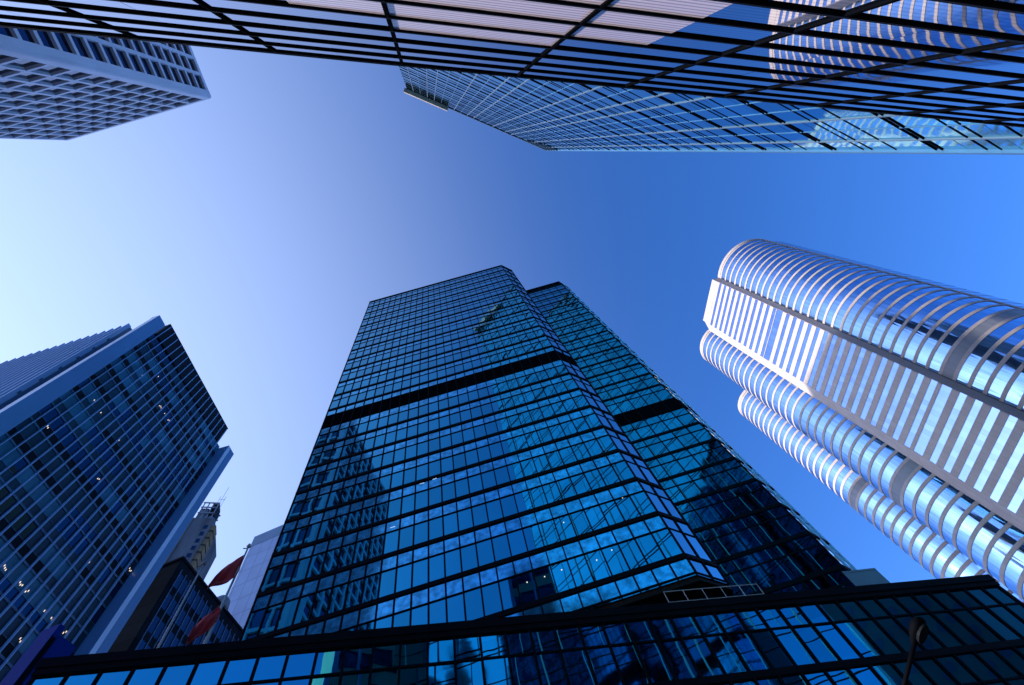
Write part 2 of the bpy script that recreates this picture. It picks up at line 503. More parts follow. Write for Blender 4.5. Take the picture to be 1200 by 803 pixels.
# ------------------------------------------------------------------ front glass tower
def front_tower():
    d = 26.5
    o = nvec(YA) * d
    w = Wall((o.x, o.y), yaw=YA)                 # n = towards the camera
    aL, aR, top, bot = -21.3, 8.5, 106.2, 21.45
    cR = Vector((6.33, 29.41, 0))
    t = Thing('glass_tower', 'tall blue mirror glass tower with black floor bands, front one in the centre', 'skyscraper', (-8, 30, 0))
    front_r = Vector(w.p(aR, 0, 0))
    wc = Wall((front_r.x, front_r.y), (cR.x, cR.y))
    # storeys
    lines = [top - 3.977 * k for k in range(13)]             # above the louvre band
    low = [54.0 - 3.885 * k for k in range(1, 9)]
    lo_top, hi_bot = 54.0, 56.85
    n_m = 25
    pitch = (aR - aL) / n_m
    def storey(zt, zb, frac=0.37):
        zm = zt - (zt - zb) * frac
        for i in range(n_m):
            a0, a1 = aL + pitch * i, aL + pitch * (i + 1)
            t.add('spandrel_pane', w.pane(a0, a1, zm, zt, 0, 0.0025), 'front_spandrel')
            t.add('window_pane', w.pane(a0, a1, zb, zm, 0, 0.0022), 'front_glass')
        t.add('transom', w.box(aL, aR, -0.03, 0.06, zm - 0.05, zm + 0.05), 'black_metal')
        for i in range(2):
            c0, c1 = wc.len * i / 2, wc.len * (i + 1) / 2
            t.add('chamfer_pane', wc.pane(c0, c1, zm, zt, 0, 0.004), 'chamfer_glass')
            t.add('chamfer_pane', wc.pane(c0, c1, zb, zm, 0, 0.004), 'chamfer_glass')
        t.add('transom', wc.box(0.06, wc.len, -0.03, 0.05, zm - 0.05, zm + 0.05), 'black_metal')
    ls = lines + [hi_bot]
    for i in range(len(lines) - 1):
        storey(lines[i], lines[i + 1])
    storey(lines[-1], hi_bot, 0.93)
    ll = [lo_top] + low + [bot]
    for i in range(len(ll) - 1):
        if i == len(ll) - 2:
            storey(ll[i], bot, 0.9)
        else:
            storey(ll[i], ll[i + 1])
    for z in lines[1:] + low:
        t.add('floor_band', w.box(aL - .05, aR + .05, -0.05, 0.10, z - 0.17, z + 0.17), 'black_metal')
        t.add('floor_band', wc.box(0.06, wc.len + .04, -0.05, 0.09, z - 0.17, z + 0.17), 'black_metal')
    t.add('roof_edge', w.box(aL - .08, aR + .06, -0.4, 0.14, top - .12, top + .25), 'black_metal')
    t.add('roof_edge', wc.box(0.07, wc.len + .06, -0.4, 0.13, top - .12, top + .247), 'black_metal')
    t.add('louvre_band', w.box(aL, aR + .03, -0.08, 0.045, lo_top, hi_bot), 'dark_louvre')
    t.add('louvre_band', wc.box(0.03, wc.len, -0.08, 0.04, lo_top, hi_bot), 'dark_louvre')
    for i in range(n_m + 1):
        a = aL + pitch * i
        t.add('mullion', w.box(a - .045, a + .045, -0.04, 0.085, bot, top - .13), 'black_metal')
    for i in (0, 1, 2):
        c = wc.len * i / 2
        t.add('mullion', wc.box(c - .05, c + .05, -0.04, 0.08, bot, top - .13), 'black_metal')
    bl = Vector(w.p(aL, 0, 0)); br_ = cR
    back = nvec(YA) * 11.5
    poly = [bl + w.n * -.25 + w.u * .1, front_r + w.n * -.3, br_ - wc.n * .3, br_ - wc.n * .3 + back * .8, bl + back * 1.1]
    t.one('core', prism([(p.x, p.y) for p in poly], bot - .2, top - 0.05), 'core')
    t.one('side_wall', Wall((bl.x + back.x, bl.y + back.y), (bl.x, bl.y)).pane(0, 11.5, bot, top), 'rear_glass')
    t.one('side_wall', Wall((br_.x, br_.y), (br_.x + back.x * .85, br_.y + back.y * .85)).pane(0, 9.7, bot, top), 'rear_glass')
    # set-back base with dark soffit
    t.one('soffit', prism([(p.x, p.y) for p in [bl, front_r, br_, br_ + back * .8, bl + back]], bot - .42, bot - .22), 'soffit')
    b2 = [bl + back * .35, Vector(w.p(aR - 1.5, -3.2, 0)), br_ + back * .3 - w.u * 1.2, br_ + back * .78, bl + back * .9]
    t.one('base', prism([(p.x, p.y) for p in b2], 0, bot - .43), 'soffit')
    # lit office lamps seen in the lowest storeys
    for (i, z) in ((20, 24.6), (21, 25.0), (22, 25.4), (23, 29.2), (18, 24.7), (17, 24.6), (19, 28.6), (16, 24.6)):
        a = aL + pitch * (i + .55)
        t.add('ceiling_lamp', w.box(a - .035, a + .035, 0.012, 0.03, z - .03, z + .03), 'warm_lamp')
    for (i, z) in ((10, 38.1), (11, 38.2), (8, 33.6), (15, 38.4)):
        a = aL + pitch * (i + .5)
        t.add('ceiling_lamp', w.box(a - .2, a + .2, 0.012, 0.03, z - .012, z + .012), 'white_lamp')
    return t.done()
front_tower()

# ------------------------------------------------------------------ rear glass tower
def rear_tower():
    d = 39.2
    o = nvec(YA) * d
    w = Wall((o.x, o.y), yaw=YA)
    aR = (Vector((18.2, 42.23, 0)) - o).dot(uvec(YA)) + 5.2 * 0
    aR = 23.75
    aL, top, bot = 0.0, 123.8, 18.2
    fr = Vector(w.p(aR, 0, 0))
    t = Thing('glass_tower', 'dark blue glass tower with black crown, set back behind the front tower', 'skyscraper', (10, 55, 0))
    # chamfer turned to the right, silhouette a little beyond the edge
    ce = Vector(az(23.85 + .15, 1)) * 0
    dirc = Vector((math.cos(YA + R(47)), math.sin(YA + R(47)), 0))
    cR = fr + dirc * 2.9
    wc = Wall((fr.x, fr.y), (cR.x, cR.y))
    pitch = 1.93
    n_m = 12
    a_first = aR - pitch * n_m
    lo_top, hi_bot = 54.9, 57.9
    up = [top - 3.2 - 3.9 * k for k in range(0, 16)]
    up = [z for z in up if z > hi_bot + 2.5]
    low = [lo_top - 3.9 * k for k in range(1, 10) if lo_top - 3.9 * k > bot + 1]
    def storey(zt, zb, frac=0.37):
        zm = zt - (zt - zb) * frac
        for i in range(n_m):
            a0, a1 = a_first + pitch * i, a_first + pitch * (i + 1)
            t.add('spandrel_pane', w.pane(a0, a1, zm, zt, 0, 0.003), 'rear_glass')
            t.add('window_pane', w.pane(a0, a1, zb, zm, 0, 0.003), 'rear_glass')
        t.add('transom', w.box(a_first, aR, -0.03, 0.06, zm - 0.06, zm + 0.06), 'black_metal')
        for i in range(2):
            t.add('chamfer_pane', wc.pane(wc.len * i / 2, wc.len * (i + 1) / 2, zm, zt, 0, 0.004), 'chamfer_glass')
            t.add('chamfer_pane', wc.pane(wc.len * i / 2, wc.len * (i + 1) / 2, zb, zm, 0, 0.004), 'chamfer_glass')
        t.add('transom', wc.box(.06, wc.len, -0.03, 0.05, zm - 0.06, zm + 0.06), 'fin_metal')  # pale bars stand in for sun glints on the chamfer
    zz = up + [hi_bot]
    for i in range(len(zz) - 1):
        storey(zz[i], zz[i + 1])
    zz = [lo_top] + low + [bot]
    for i in range(len(zz) - 1):
        storey(zz[i], zz[i + 1])
    for z in up + low:
        t.add('floor_band', w.box(a_first, aR + .05, -0.05, 0.10, z - 0.2, z + 0.2), 'black_metal')
        t.add('floor_band', wc.box(.06, wc.len + .04, -0.05, 0.09, z - 0.2, z + 0.2), 'black_metal')
    t.add('louvre_band', w.box(a_first, aR + .03, -0.08, 0.045, lo_top, hi_bot), 'dark_louvre')
    t.add('louvre_band', wc.box(.03, wc.len, -0.08, 0.04, lo_top, hi_bot), 'dark_louvre')
    t.add('crown_louvre', w.box(a_first, aR + .07, -0.3, 0.05, up[0] + .2, top), 'dark_louvre')
    t.add('crown_louvre', wc.box(.05, wc.len + .04, -0.3, 0.045, up[0] + .2, top - .003), 'dark_louvre')
    for i in range(n_m + 1):
        a = a_first + pitch * i
        t.add('mullion', w.box(a - .05, a + .05, -0.04, 0.085, bot, top), 'black_metal')
    for i in (0, 1, 2):
        c = wc.len * i / 2
        t.add('mullion', wc.box(c - .07, c + .07, -0.04, 0.12 if i else .08, bot, top - .01), 'fin_metal' if i else 'black_metal')  # paler metal past the first mullion paints in the sun glints
    b = nvec(YA) * 30
    poly = [Vector(w.p(aL, -.25, 0)), fr + w.n * -.3, cR - wc.n * .3, cR - wc.n * .3 - w.u * 2 + b * .9, Vector(w.p(aL, -28, 0))]
    t.one('core', prism([(p.x, p.y) for p in poly], 0, top - .1), 'core')
    return t.done()
rear_tower()

# ------------------------------------------------------------------ low glass podium block
def podium():
    d = 21.0
    o = nvec(YP) * d
    w = Wall((o.x, o.y), yaw=YP)
    aL, aR, top = -15.38, 32.7, 18.25
    t = Thing('glass_podium', 'long low dark glass block along the bottom edge, below the glass towers', 'low building', (8, 24, 0))
    p1 = Vector(w.p(aR, 0, 0)); p0 = Vector(w.p(aL, 0, 0))
    e1 = p1 + Vector(az(31.75, 28))
    ws = Wall((p1.x, p1.y), (e1.x, e1.y))
    pitch = 1.18
    n = int((aR - aL) / pitch)
    pitch = (aR - aL) / n
    floors = [14.4, 11.0, 7.6, 4.2]
    gt = 17.65
    rows = [(16.47, gt), (14.4, 16.47), (12.9, 14.4), (11.0, 12.9), (9.5, 11.0), (7.6, 9.5), (6.1, 7.6), (4.2, 6.1), (0.3, 4.2)]
    for z0, z1 in rows:
        for i in range(n):
            t.add('window_pane', w.pane(aL + pitch * i, aL + pitch * (i + 1), z0, z1, 0, 0.006), 'podium_glass')
    for i in range(n + 1):
        a = aL + pitch * i
        t.add('mullion', w.box(a - .05, a + .05, -0.04, 0.09, .1, gt + .02), 'black_metal')
    for z in (16.47, 12.9, 9.5, 6.1):
        t.add('transom', w.box(aL, aR, -0.03, 0.06, z - .045, z + .045), 'black_metal')
    for z in floors:
        t.add('floor_band', w.box(aL, aR, -0.05, 0.11, z - .16, z + .16), 'black_metal')
    t.add('parapet', w.box(aL - .1, aR + .12, -0.5, 0.14, gt - .02, gt + .24), 'black_metal')
    t.add('parapet', w.box(aL - .12, aR + .14, -0.5, 0.2, gt + .245, top + .05), 'black_metal')
    t.add('side_wall', ws.box(0.15, 28, -0.3, 0, 0, gt), 'podium_glass')
    t.add('parapet', ws.box(0.05, 28, -0.5, 0.10, gt - .01, top + .04), 'black_metal')
    k = p0 + Vector(az(-50, 9))
    poly = [p0 + w.n * -.3 + w.u * .1, p1 + w.n * -.3 - w.u * .3, e1 - ws.n * .3, e1 + Vector((-52, 0, 0)), k + Vector((2, 6, 0)), k]
    t.one('roof', prism([(p.x, p.y) for p in poly], 0, 17.7), 'core')
    return t.done()
podium()

def on_podium():
    w = Wall(tuple((nvec(YP) * 21)[:2]), yaw=YP)
    # railing
    t = Thing('metal_railing', 'short pale metal railing frame standing on the podium roof below the front tower corner', 'railing', w.p(16, -.6, 17.7))
    a0, a1 = 13.0, 18.7
    zt, zb = 19.62, 18.95
    t.one('top_rail', tube([w.p(a0, -.6, zt), w.p(a1, -.6, zt)], .022), 'rail_metal')
    t.one('bottom_rail', tube([w.p(a0, -.6, zb), w.p(a1, -.6, zb)], .02), 'rail_metal')
    for i in range(6):
        a = a0 + (a1 - a0) * i / 5
        t.add('post', tube([w.p(a, -.6, 17.7), w.p(a, -.6, zt)], .02), 'rail_metal')
    t.done()
    # plant box
    t = Thing('plant_room', 'plain blue grey rooftop box on the podium at the foot of the rear tower', 'rooftop box', az(23.8, 37.5, 17.7))
    p, q = Vector(az(22.6, 37.0)), Vector(az(25.2, 38.9))
    wb = Wall(p[:2], q[:2])
    L_ = wb.len
    t.one('wall', prism([x[:2] for x in (p, q, q * 1.1, p * 1.1)], 17.7, 22.2), 'plant_box')
    t.one('roof_cap', prism([x[:2] for x in (p * .999, q * .999, q * 1.1, p * 1.1)], 22.203, 22.34), 'plant_box')
    for k in range(5):
        t.add('vent_slat', wb.box(L_ * .35, L_ * .62, .003, .03, 20.6 + k * .08, 20.64 + k * .08), 'roof_plant')
    t.done()
on_podium()

# ------------------------------------------------------------------ left slab block with fins
def slab_block():
    A, B = Vector((-63.4, 9.9, 0)), Vector((-67.8, 38.1, 0))
    w = Wall(A[:2], B[:2])                  # n must look at the camera (+x)
    t = Thing('office_block', 'broad dark blue office block with white vertical fins between two pale end walls, left edge', 'office tower', (-80, 24, 0))
    L_ = w.len
    top, roof = 100.9, 106.3
    fh = 4.1
    nf = 24
    pitch = L_ / 20
    rnd = random.Random(3)
    prev = [None] * 40
    for k in range(nf):
        zt = top - fh * k
        zb = zt - fh
        ru, ku, rl, kl = 0, '', 0, ''
        for i in range(20):
            if ru <= 0:
                r = rnd.random()
                ku = 'slab_glass' if r < .28 else ('blind_pane' if r < .74 else 'pale_blind_pane')
                ru = rnd.choice((1, 1, 2, 3, 5))
            if rl <= 0:
                kl = 'pent_louvre' if rnd.random() < .62 else ('slab_glass' if rnd.random() < .5 else 'blind_pane')
                rl = rnd.choice((1, 2, 4, 6))
            ru -= 1
            rl -= 1
            a0 = pitch * i
            zm = zb + .3 + 1.35
            t.add('window_pane', w.pane(a0, a0 + pitch, zm + .06, zt, -.25, 0.003), ku)
            t.add('spandrel_pane', w.pane(a0, a0 + pitch, zb + .3, zm, -.25, 0.003), kl)
        t.add('transom', w.box(0, L_, -.26, -.2, zm, zm + .06), 'slab_edge')
        t.add('slab_edge', w.box(0, L_, -.5, -.16, zb, zb + .3), 'slab_edge')
    for i in range(1, 20):
        a = pitch * i
        t.add('fin', w.box(a - .05, a + .05, -.2, 0.20, 2.5, roof - .3), 'fin_metal')
    # penthouse louvres
    t.one('penthouse', w.box(.9, L_ - 1.2, -18, -.02, top + .02, roof), 'pent_louvre')
    t.one('penthouse_roof_edge', w.box(.88, L_ - 1.18, -.5, .05, roof + .003, roof + .2), 'black_metal')
    # end walls standing proud
    e0 = [w.p(-.004, 2.0, 0), w.p(-2.3, 2.0, 0), w.p(-2.22, .55, 0), w.p(-.004, .55, 0)]
    t.add('end_wall', prism([q[:2] for q in e0], 0, 101.2), 'blue_white_metal')
    t.add('end_wall', w.box(L_ + .004, L_ + 2.4, -31, 2.0, 0, 100.4), 'blue_white_metal')
    e1 = [w.p(-2.31, 1.98, 0), w.p(-2.33, 1.98, 0), w.p(-2.25, .6, 0), w.p(-2.23, .6, 0)]
    t.add('edge_strip', prism([q[:2] for q in e1], 0, 101.1), 'pale_strip')  # sunlit line of the narrow side, put in as a paler strip
    t.add('edge_strip', w.box(L_ + .03, L_ + .8, 2.003, 2.05, 0, 100.35), 'pale_strip')
    t.add('end_wall_cap', w.box(-2.2, -.1, .2, 1.6, 101.203, 102.0), 'blue_white_metal')
    # finned side face towards the street
    C = Vector((-65.2, 7.55, 0)); D = Vector((-93, 4.45, 0))
    ws = Wall(D[:2], C[:2])
    n2 = 18
    for i in range(n2):
        a = ws.len * (i + .5) / n2
        t.add('side_fin', ws.box(a - .12, a + .12, -0.2, 0.6, 2, 99.6), 'fin_metal')
    t.one('side_wall', ws.box(0, ws.len - .4, -1.5, -.15, 0, 99), 'slab_edge')
    for k in range(22):
        t.add('side_slab_edge', ws.box(0, ws.len - .6, -.14, .1, 6 + k * fh, 6.7 + k * fh), 'slab_edge')
    poly = [w.p(-.3, -.6, 0), w.p(L_ + .3, -.6, 0), w.p(L_ + .3, -30, 0), w.p(-.3, -28, 0)]
    t.one('core', prism([p[:2] for p in poly], 0, top), 'core')
    # fluorescent fittings behind the glass
    lit = [(12.3, 54.0), (13.5, 54.0), (14.6, 54.0), (16.4, 54.0), (17.5, 54.0), (21.4, 54.1), (22.8, 54.1), (24.3, 54.1), (25.5, 54.1), (21.3, 50.0), (21.7, 62.4), (28.0, 66.4), (4.3, 79.0), (6.5, 78.8), (10.2, 79.1), (11.9, 78.9), (8.0, 95.2), (12.4, 91.4), (14.2, 91.4), (15.6, 91.4), (5.9, 91.3), (14.0, 71.4), (3.3, 69.6)]
    for (a, z) in lit:
        for k in range(rnd.randint(1, 3)):
            dz = rnd.uniform(-.25, .25)
            t.add('ceiling_lamp', w.box(a + k * .24 - .25, a + k * .24 - .17, -.22, -.19, z + dz - .12, z + dz + .12), 'warm_lamp')
    return t.done()
slab_block()

# ------------------------------------------------------------------ top-left precast tower
def precast_tower():
    a, b = Vector((-49.32, -34.17, 0)), Vector((-89.2, -38.4, 0))
    c = a + Vector((math.cos(R(-80)), math.sin(R(-80)), 0)) * 37
    H = 162.7
    t = Thing('precast_tower', 'pale concrete tower with a grid of deep set windows, in the top left corner', 'skyscraper', (-68, -55, 0))
    rnd = random.Random(5)
    def face(w, L_, bay, fh, dep, rib, sl, off):
        nb = int(round((L_ - off) / bay))
        bay = (L_ - off) / nb
        z = H - 1.6
        k = 0
        while z > 4:
            for i in range(nb):
                a0 = off + bay * i
                t.add('window', w.pane(a0, a0 + bay, z - fh, z, -dep, 0.004), 'precast_window')
            t.add('slab_band', w.box(off, L_, -dep - .1, -.02, z - fh - sl / 2, z - fh + sl / 2), 'precast')
            z -= fh
            k += 1
        for i in range(1, nb + 1):
            a0 = off + bay * i
            t.add('rib', w.box(a0 - rib / 2, a0 + rib / 2, -dep - .1, 0, 3, H - 1.6), 'precast')
        t.add('parapet', w.box(off, L_ + rib / 2, -dep - .1, .04, H - 1.6, H), 'precast')
    wb = Wall(b[:2], a[:2])
    # run the frame from the corner outwards: use a frame whose origin is the corner
    wB = Wall(a[:2], b[:2])
    face(wB, 40.1, 3.9, 5.84, .5, .6, .85, 1.9)
    wC = Wall(a[:2], c[:2])
    if wC.n.x < 0:
        wC = Wall(a[:2], c[:2], flip=True)
    face(wC, 37.0, 3.75, 4.36, .6, .8, .85, 1.9)
    # rounded corner pillar
    u1, u2 = wB.u, wC.u
    pts = [a + u1 * 1.9, a + u1 * .55, a + u1 * .16 + u2 * .16, a + u2 * .55, a + u2 * 1.9, a + u1 * 1.9 + u2 * 1.9]
    t.one('corner_pillar', prism([(p.x, p.y) for p in pts], 0, H + .3), 'precast')
    poly = [a + u1 * 1.1 + u2 * 1.1, a + u1 * 40 + u2 * 1.1, a + u1 * 40 + u2 * 36.5, a + u1 * 1.1 + u2 * 36.5]
    t.one('core', prism([(p.x, p.y) for p in poly], 0, H - .5), 'core')
    return t.done()
precast_tower()

# ------------------------------------------------------------------ near block overhead with black fins
def finned_block():
    d = 2.8
    o = -nvec(YT) * d
    w = Wall((o.x, o.y), yaw=YT, flip=True)         # n towards the street (camera side)
    aL, aR, top = -34.0, 31.0, 21.6
    t = Thing('finned_glass_block', 'near glass facade with thick black horizontal fins crossing the whole top edge', 'office building', tuple(o))
    bays = [-0.92 + 4.2 * k for k in range(-8, 8)]
    zs = [top - 1.335 * k for k in range(16)]
    for i in range(len(bays) - 1):
        for k in range(len(zs) - 1):
            q = proj(w.p((bays[i] + bays[i + 1]) / 2, 0, zs[k + 1]))
            mid = (bays[i] + bays[i + 1]) / 2
            for h, (a0, a1) in enumerate(((bays[i], mid), (mid, bays[i + 1]))):
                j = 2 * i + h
                first = {15: 5, 16: 4, 17: 4, 18: 5, 14: 6, 13: 8}.get(j, 99)  # rows from which each half bay carries the painted pink reflection
                t.add('window_pane', w.pane(a0, a1, zs[k + 1], zs[k], 0, 0.0015), 'pink_reflection_glass' if k >= first else 'fin_glass')
    for z in zs:
        t.add('fin', w.box(aL, aR, -.04, .052, z - .045, z + .045), 'black_metal')
    for a in bays:
        t.add('mullion', w.box(a - .045, a + .045, -.03, .05, 1.2, top - .06), 'dark_louvre')
    t.one('parapet', w.box(aL, aR, -.6, .065, top + .06, top + .2), 'black_metal')
    poly = [w.p(aL, -.12, 0), w.p(aR, -.12, 0), w.p(aR, -3.9, 0), w.p(aL, -3.9, 0)]
    t.one('core', prism([p[:2] for p in poly], 0, top - .05), 'core')
    t.one('base_wall', w.box(aL, aR, -.1, .02, .12, zs[-1] - .06), 'dark_stone')
    return t.done()
finned_block()

# ------------------------------------------------------------------ tall cyan tower above it
def cyan_tower():
    P1, P2 = Vector((1.74, -21.06, 0)), Vector((42.21, 16.88, 0))
    H = 199.5
    w = Wall(P2[:2], P1[:2])
    if w.n.dot(-P1) < 0:
        w = Wall(P2[:2], P1[:2], flip=True)
    L_ = w.len
    t = Thing('cyan_glass_tower', 'very tall bright blue glass tower with pale fins, beyond the black finned facade', 'skyscraper', (30, -15, 0))
    bay = 2.46
    nb = int(L_ / bay)
    bay = L_ / nb
    step = 4.1
    z = 199.0
    k = 0
    ledge0 = 41.6
    while z > 10:
        for i in range(nb):
            t.add('window_pane', w.pane(bay * i, bay * (i + 1), z - step, z, 0, 0.004), 'cyan_glass')
        z -= step
    z = ledge0 - 12.3 * 2
    while z < H - 2:
        for dz in (-.28, .28):
            t.add('ledge', w.box(-.05, L_, -.1, .10, z + dz - .035, z + dz + .035), 'black_metal')
        for dz in (4.4, 7.2, 8.3):
            t.add('transom', w.box(0, L_, -.05, .055, z + dz - .045, z + dz + .045), 'black_metal')
        z += 12.3
    for i in range(1, nb + 1):
        j = i % 6
        if j in (0, 1, 3):
            t.add('fin', w.box(bay * i - .09, bay * i + .09, -.05, .13, 5, H - 1.5), 'pale_fin')
        else:
            t.add('mullion', w.box(bay * i - .05, bay * i + .05, -.05, .06, 5, H - 1), 'slab_edge')
    # bright corner ledges near the roof
    for k in range(5):
        t.add('corner_blade', w.box(-.1, 11 - k * 1.3, .05, .35, H - 2.0 - k * 4.1, H - 1.6 - k * 4.1), 'pale_fin')
    t.add('corner_post', w.box(-.16, .16, -.2, .3, 3, H - 1), 'slab_edge')
    t.add('roof_edge', w.box(-.2, L_, -.5, .3, H - .9, H), 'pale_fin')
    t.add('parapet_beam', w.box(L_ - 15.5, L_ + .6, .2, 1.5, H - 4.5, H - 1.0), 'brown_stone')
    q = -w.n
    poly = [P2 - w.n * .25 + w.u * .2, P1 - w.n * .25, P1 - w.n * 34, P2 - w.n * 34 + w.u * .2]
    t.one('core', prism([(p.x, p.y) for p in poly], 0, H - 1), 'core')
    wsd = Wall(P1[:2], (P1 - w.n * 34)[:2])
    return t.done()
cyan_tower()

# ------------------------------------------------------------------ curved striped tower and its twin
K = 1.3
def arc(c, r, a0, a1, n):
    pts = []
    for i in range(n + 1):
        t = R(a0 + (a1 - a0) * i / n)
        pts.append(((K * (c[0] + r * math.cos(t)), K * (c[1] + r * math.sin(t))), (math.cos(t), math.sin(t))))
    return pts
def line_path(p, q, flip=False):
    d = Vector((q[0] - p[0], q[1] - p[1])).normalized()
    n = (d.y, -d.x)
    if flip:
        n = (-n[0], -n[1])
    return [((K * p[0], K * p[1]), n), ((K * q[0], K * q[1]), n)]
def ez(h): return h * K + 1.6

def facets(path, z0, z1, b, jit):
    vs, fs = [], []
    for i in range(len(path) - 1):
        (p, q), (p2, q2) = path[i], path[i + 1]
        e = [random.gauss(0, jit) for _ in range(4)]
        k = len(vs)
        vs += [(p[0] + q[0] * (b + e[0]), p[1] + q[1] * (b + e[0]), z0), (p2[0] + q2[0] * (b + e[1]), p2[1] + q2[1] * (b + e[1]), z0),
               (p2[0] + q2[0] * (b + e[2]), p2[1] + q2[1] * (b + e[2]), z1), (p[0] + q[0] * (b + e[3]), p[1] + q[1] * (b + e[3]), z1)]
        fs.append((k, k + 1, k + 2, k + 3))
    return vs, fs

FLOOR = 2.76
def lobe(t, path, top, mech=(), frac=.30, tall=()):
    n = int(top / FLOOR) - 1
    for k in range(n):
        zt = top - 1.2 - FLOOR * k
        zb = zt - FLOOR
        if k in mech:
            t.add('louvre_band', facets(path, ez(zb), ez(zt), .04, .004), 'grey_louvre')
        else:
            t.add('window_band', facets(path, ez(zb), ez(zt), 0, .012), 'silver_glass')
        if not (k in tall):
            t.add('stone_band', strip(path, ez(zt - FLOOR * frac), ez(zt), -.15, .10), 'granite')
    t.add('parapet', strip(path, ez(top - 1.15), ez(top + .1), -.6, .22), 'granite')

def striped_tower():
    t = Thing('curved_tower', 'bright striped stone and glass tower with rounded bays, sunlit at its top, right edge', 'skyscraper', (K * 85, K * 90, 0))
    top = 150.0
    c0 = arc((85.4, 76.8), 11.55, 196, 302.5, 44)
    c1 = arc((69.85, 98.5), 7.98, 246, 95, 44)
    lobe(t, c0, top, mech=(28,), frac=.26)
    lobe(t, c1, top - .3, mech=(28,), frac=.26)
    # flat striped face
    p, q = (72.1, 73.5), (65.6, 86.9)
    fp = line_path(p, q, flip=False)
    if fp[0][1][0] > 0:
        fp = line_path(p, q, flip=True)
    ft = [fp[0]]
    n = 14
    flat = [((fp[0][0][0] + (fp[1][0][0] - fp[0][0][0]) * i / n, fp[0][0][1] + (fp[1][0][1] - fp[0][0][1]) * i / n), fp[0][1]) for i in range(n + 1)]
    nfl = int(top / FLOOR) - 1
    for k in range(nfl):
        zt = top - 3.2 - FLOOR * k
        zb = zt - FLOOR
        t.add('window_band', facets(flat, ez(zb), ez(zt), 0, .006), 'flat_silver_glass')
        if k in (11, ):
            t.add('stone_band', strip(fp, ez(zt - FLOOR * .08), ez(zt), -.15, .08), 'granite')
        elif k == 28:
            t.add('stone_band', strip(fp, ez(zt - FLOOR * .3), ez(zt), -.15, .08), 'granite')
        else:
            t.add('stone_band', strip(fp, ez(zt - FLOOR * .52), ez(zt), -.15, .08), 'granite')
    t.add('parapet', strip(fp, ez(top - 3.15), ez(top), -.6, .12), 'granite')
    # seams: pink return beside the big bay, white return at the small one, far edge
    rt = line_path((74.2, 73.75), (72.12, 73.5), True)
    if rt[0][1][1] > 0:
        rt = line_path((74.2, 73.75), (72.12, 73.5), False)
    t.add('corner_seam', strip(rt, ez(0), ez(top - .3), -.4, .06), 'granite_seam')
    rt = line_path((65.62, 86.95), (66.6, 91.2), True)
    if rt[0][1][0] > 0:
        rt = line_path((65.62, 86.95), (66.6, 91.2), False)
    t.add('corner_seam', strip(rt, ez(0), ez(top - 1.0), -.4, .06), 'granite')
    fs_ = line_path((91.6, 67.05), (92.5, 67.5), True)
    if fs_[0][1][1] > 0:
        fs_ = line_path((91.6, 67.05), (92.5, 67.5), False)
    t.add('corner_seam', strip(fs_, ez(0), ez(top + .2), -.4, .25), 'granite_seam')
    fw = line_path((92.55, 67.55), (98.2, 70.5), True)
    if fw[0][1][1] > 0:
        fw = line_path((92.55, 67.55), (98.2, 70.5), False)
    for k in range(nfl):
        zt = top - 1.5 - FLOOR * k
        t.add('window_band', facets(fw, ez(zt - FLOOR), ez(zt), 0, .006), 'side_glass')
        t.add('joint_band', strip(fw, ez(zt - FLOOR * .1), ez(zt), -.15, .02), 'grey_louvre')
    body = [(98, 71), (91.6, 67.6)] + [((K * 85.4 + (p[0] - K * 85.4) * .985) / K, (K * 76.8 + (p[1] - K * 76.8) * .985) / K) for p, _ in reversed(c0)]
    body += [(74.0, 74.3), (72.3, 73.9), (66.1, 86.6), (67.0, 91.4)]
    body += [((K * 69.85 + (p[0] - K * 69.85) * .97) / K, (K * 98.5 + (p[1] - K * 98.5) * .97) / K) for p, _ in c1]
    body += [(80, 108), (100, 104), (106, 84)]
    t.one('core', prism([(x * K, y * K) for x, y in body], 0, ez(top - 1)), 'core')
    return t.done()
striped_tower()

def twin_tower():
    t = Thing('curved_tower', 'lower and farther rounded striped bay standing just left of the larger striped tower', 'skyscraper', (K * 85, K * 133, 0))
    c2 = arc((79.0, 129.5), 8.0, 285, 90, 50)
    lobe(t, c2, 150.0, mech=(19, 41), frac=.3, tall=())
    body = [(K * 79 + (p[0] - K * 79) * .97, K * 129.5 + (p[1] - K * 129.5) * .97) for p, _ in c2]
    body += [(K * 105, K * 140), (K * 105, K * 118)]
    t.one('core', prism(body, 0, ez(149)), 'core')
    return t.done()
twin_tower()

# ------------------------------------------------------------------ small buildings in the gap on the left
def dark_block():
    c = Vector(az(-56.9, 88))
    H = 80.6
    e = Vector(az(-46.6, 104))
    f = Vector((-97, c.y - .6, 0))
    t = Thing('stone_block', 'dark stone building with a slatted window face, behind the flagpoles', 'building', (-84, 58, 0))
    wr = Wall(c[:2], e[:2])
    wf = Wall(f[:2], c[:2])
    poly = [c, e, e + Vector((-18, 0, 0)), f]
    t.one('wall', prism([(p.x, p.y) for p in poly], 0, H), 'dark_stone')
    n = 15
    pit = (wr.len - 1.6) / n
    for k in range(12):
        for i in range(n):
            a0 = 1.2 + i * pit
            t.add('window', wr.pane(a0 + .12, a0 + pit - .12, H - 5.0 - k * 4.4, H - 2.2 - k * 4.4, .02, .004), 'dark_window')
    for i in range(n + 1):
        t.add('pilaster', wr.box(1.12 + i * pit, 1.28 + i * pit, -.1, .2, 8, H - 1.6), 'slab_edge')
    t.add('cornice', wr.box(-.2, wr.len, -.5, .25, H + .004, H + .5), 'dark_stone')
    t.add('cornice', wf.box(0, wf.len - .21, -.5, .22, H + .004, H + .497), 'dark_stone')
    t.add('roof_dome', lathe((c.x - 2.2, c.y + 14.5, H + .2), [(1.7, 0), (1.7, 1.0), (1.5, 2.2), (.8, 3.0), (.05, 3.3)]), 'roof_plant', True)
    return t.done()

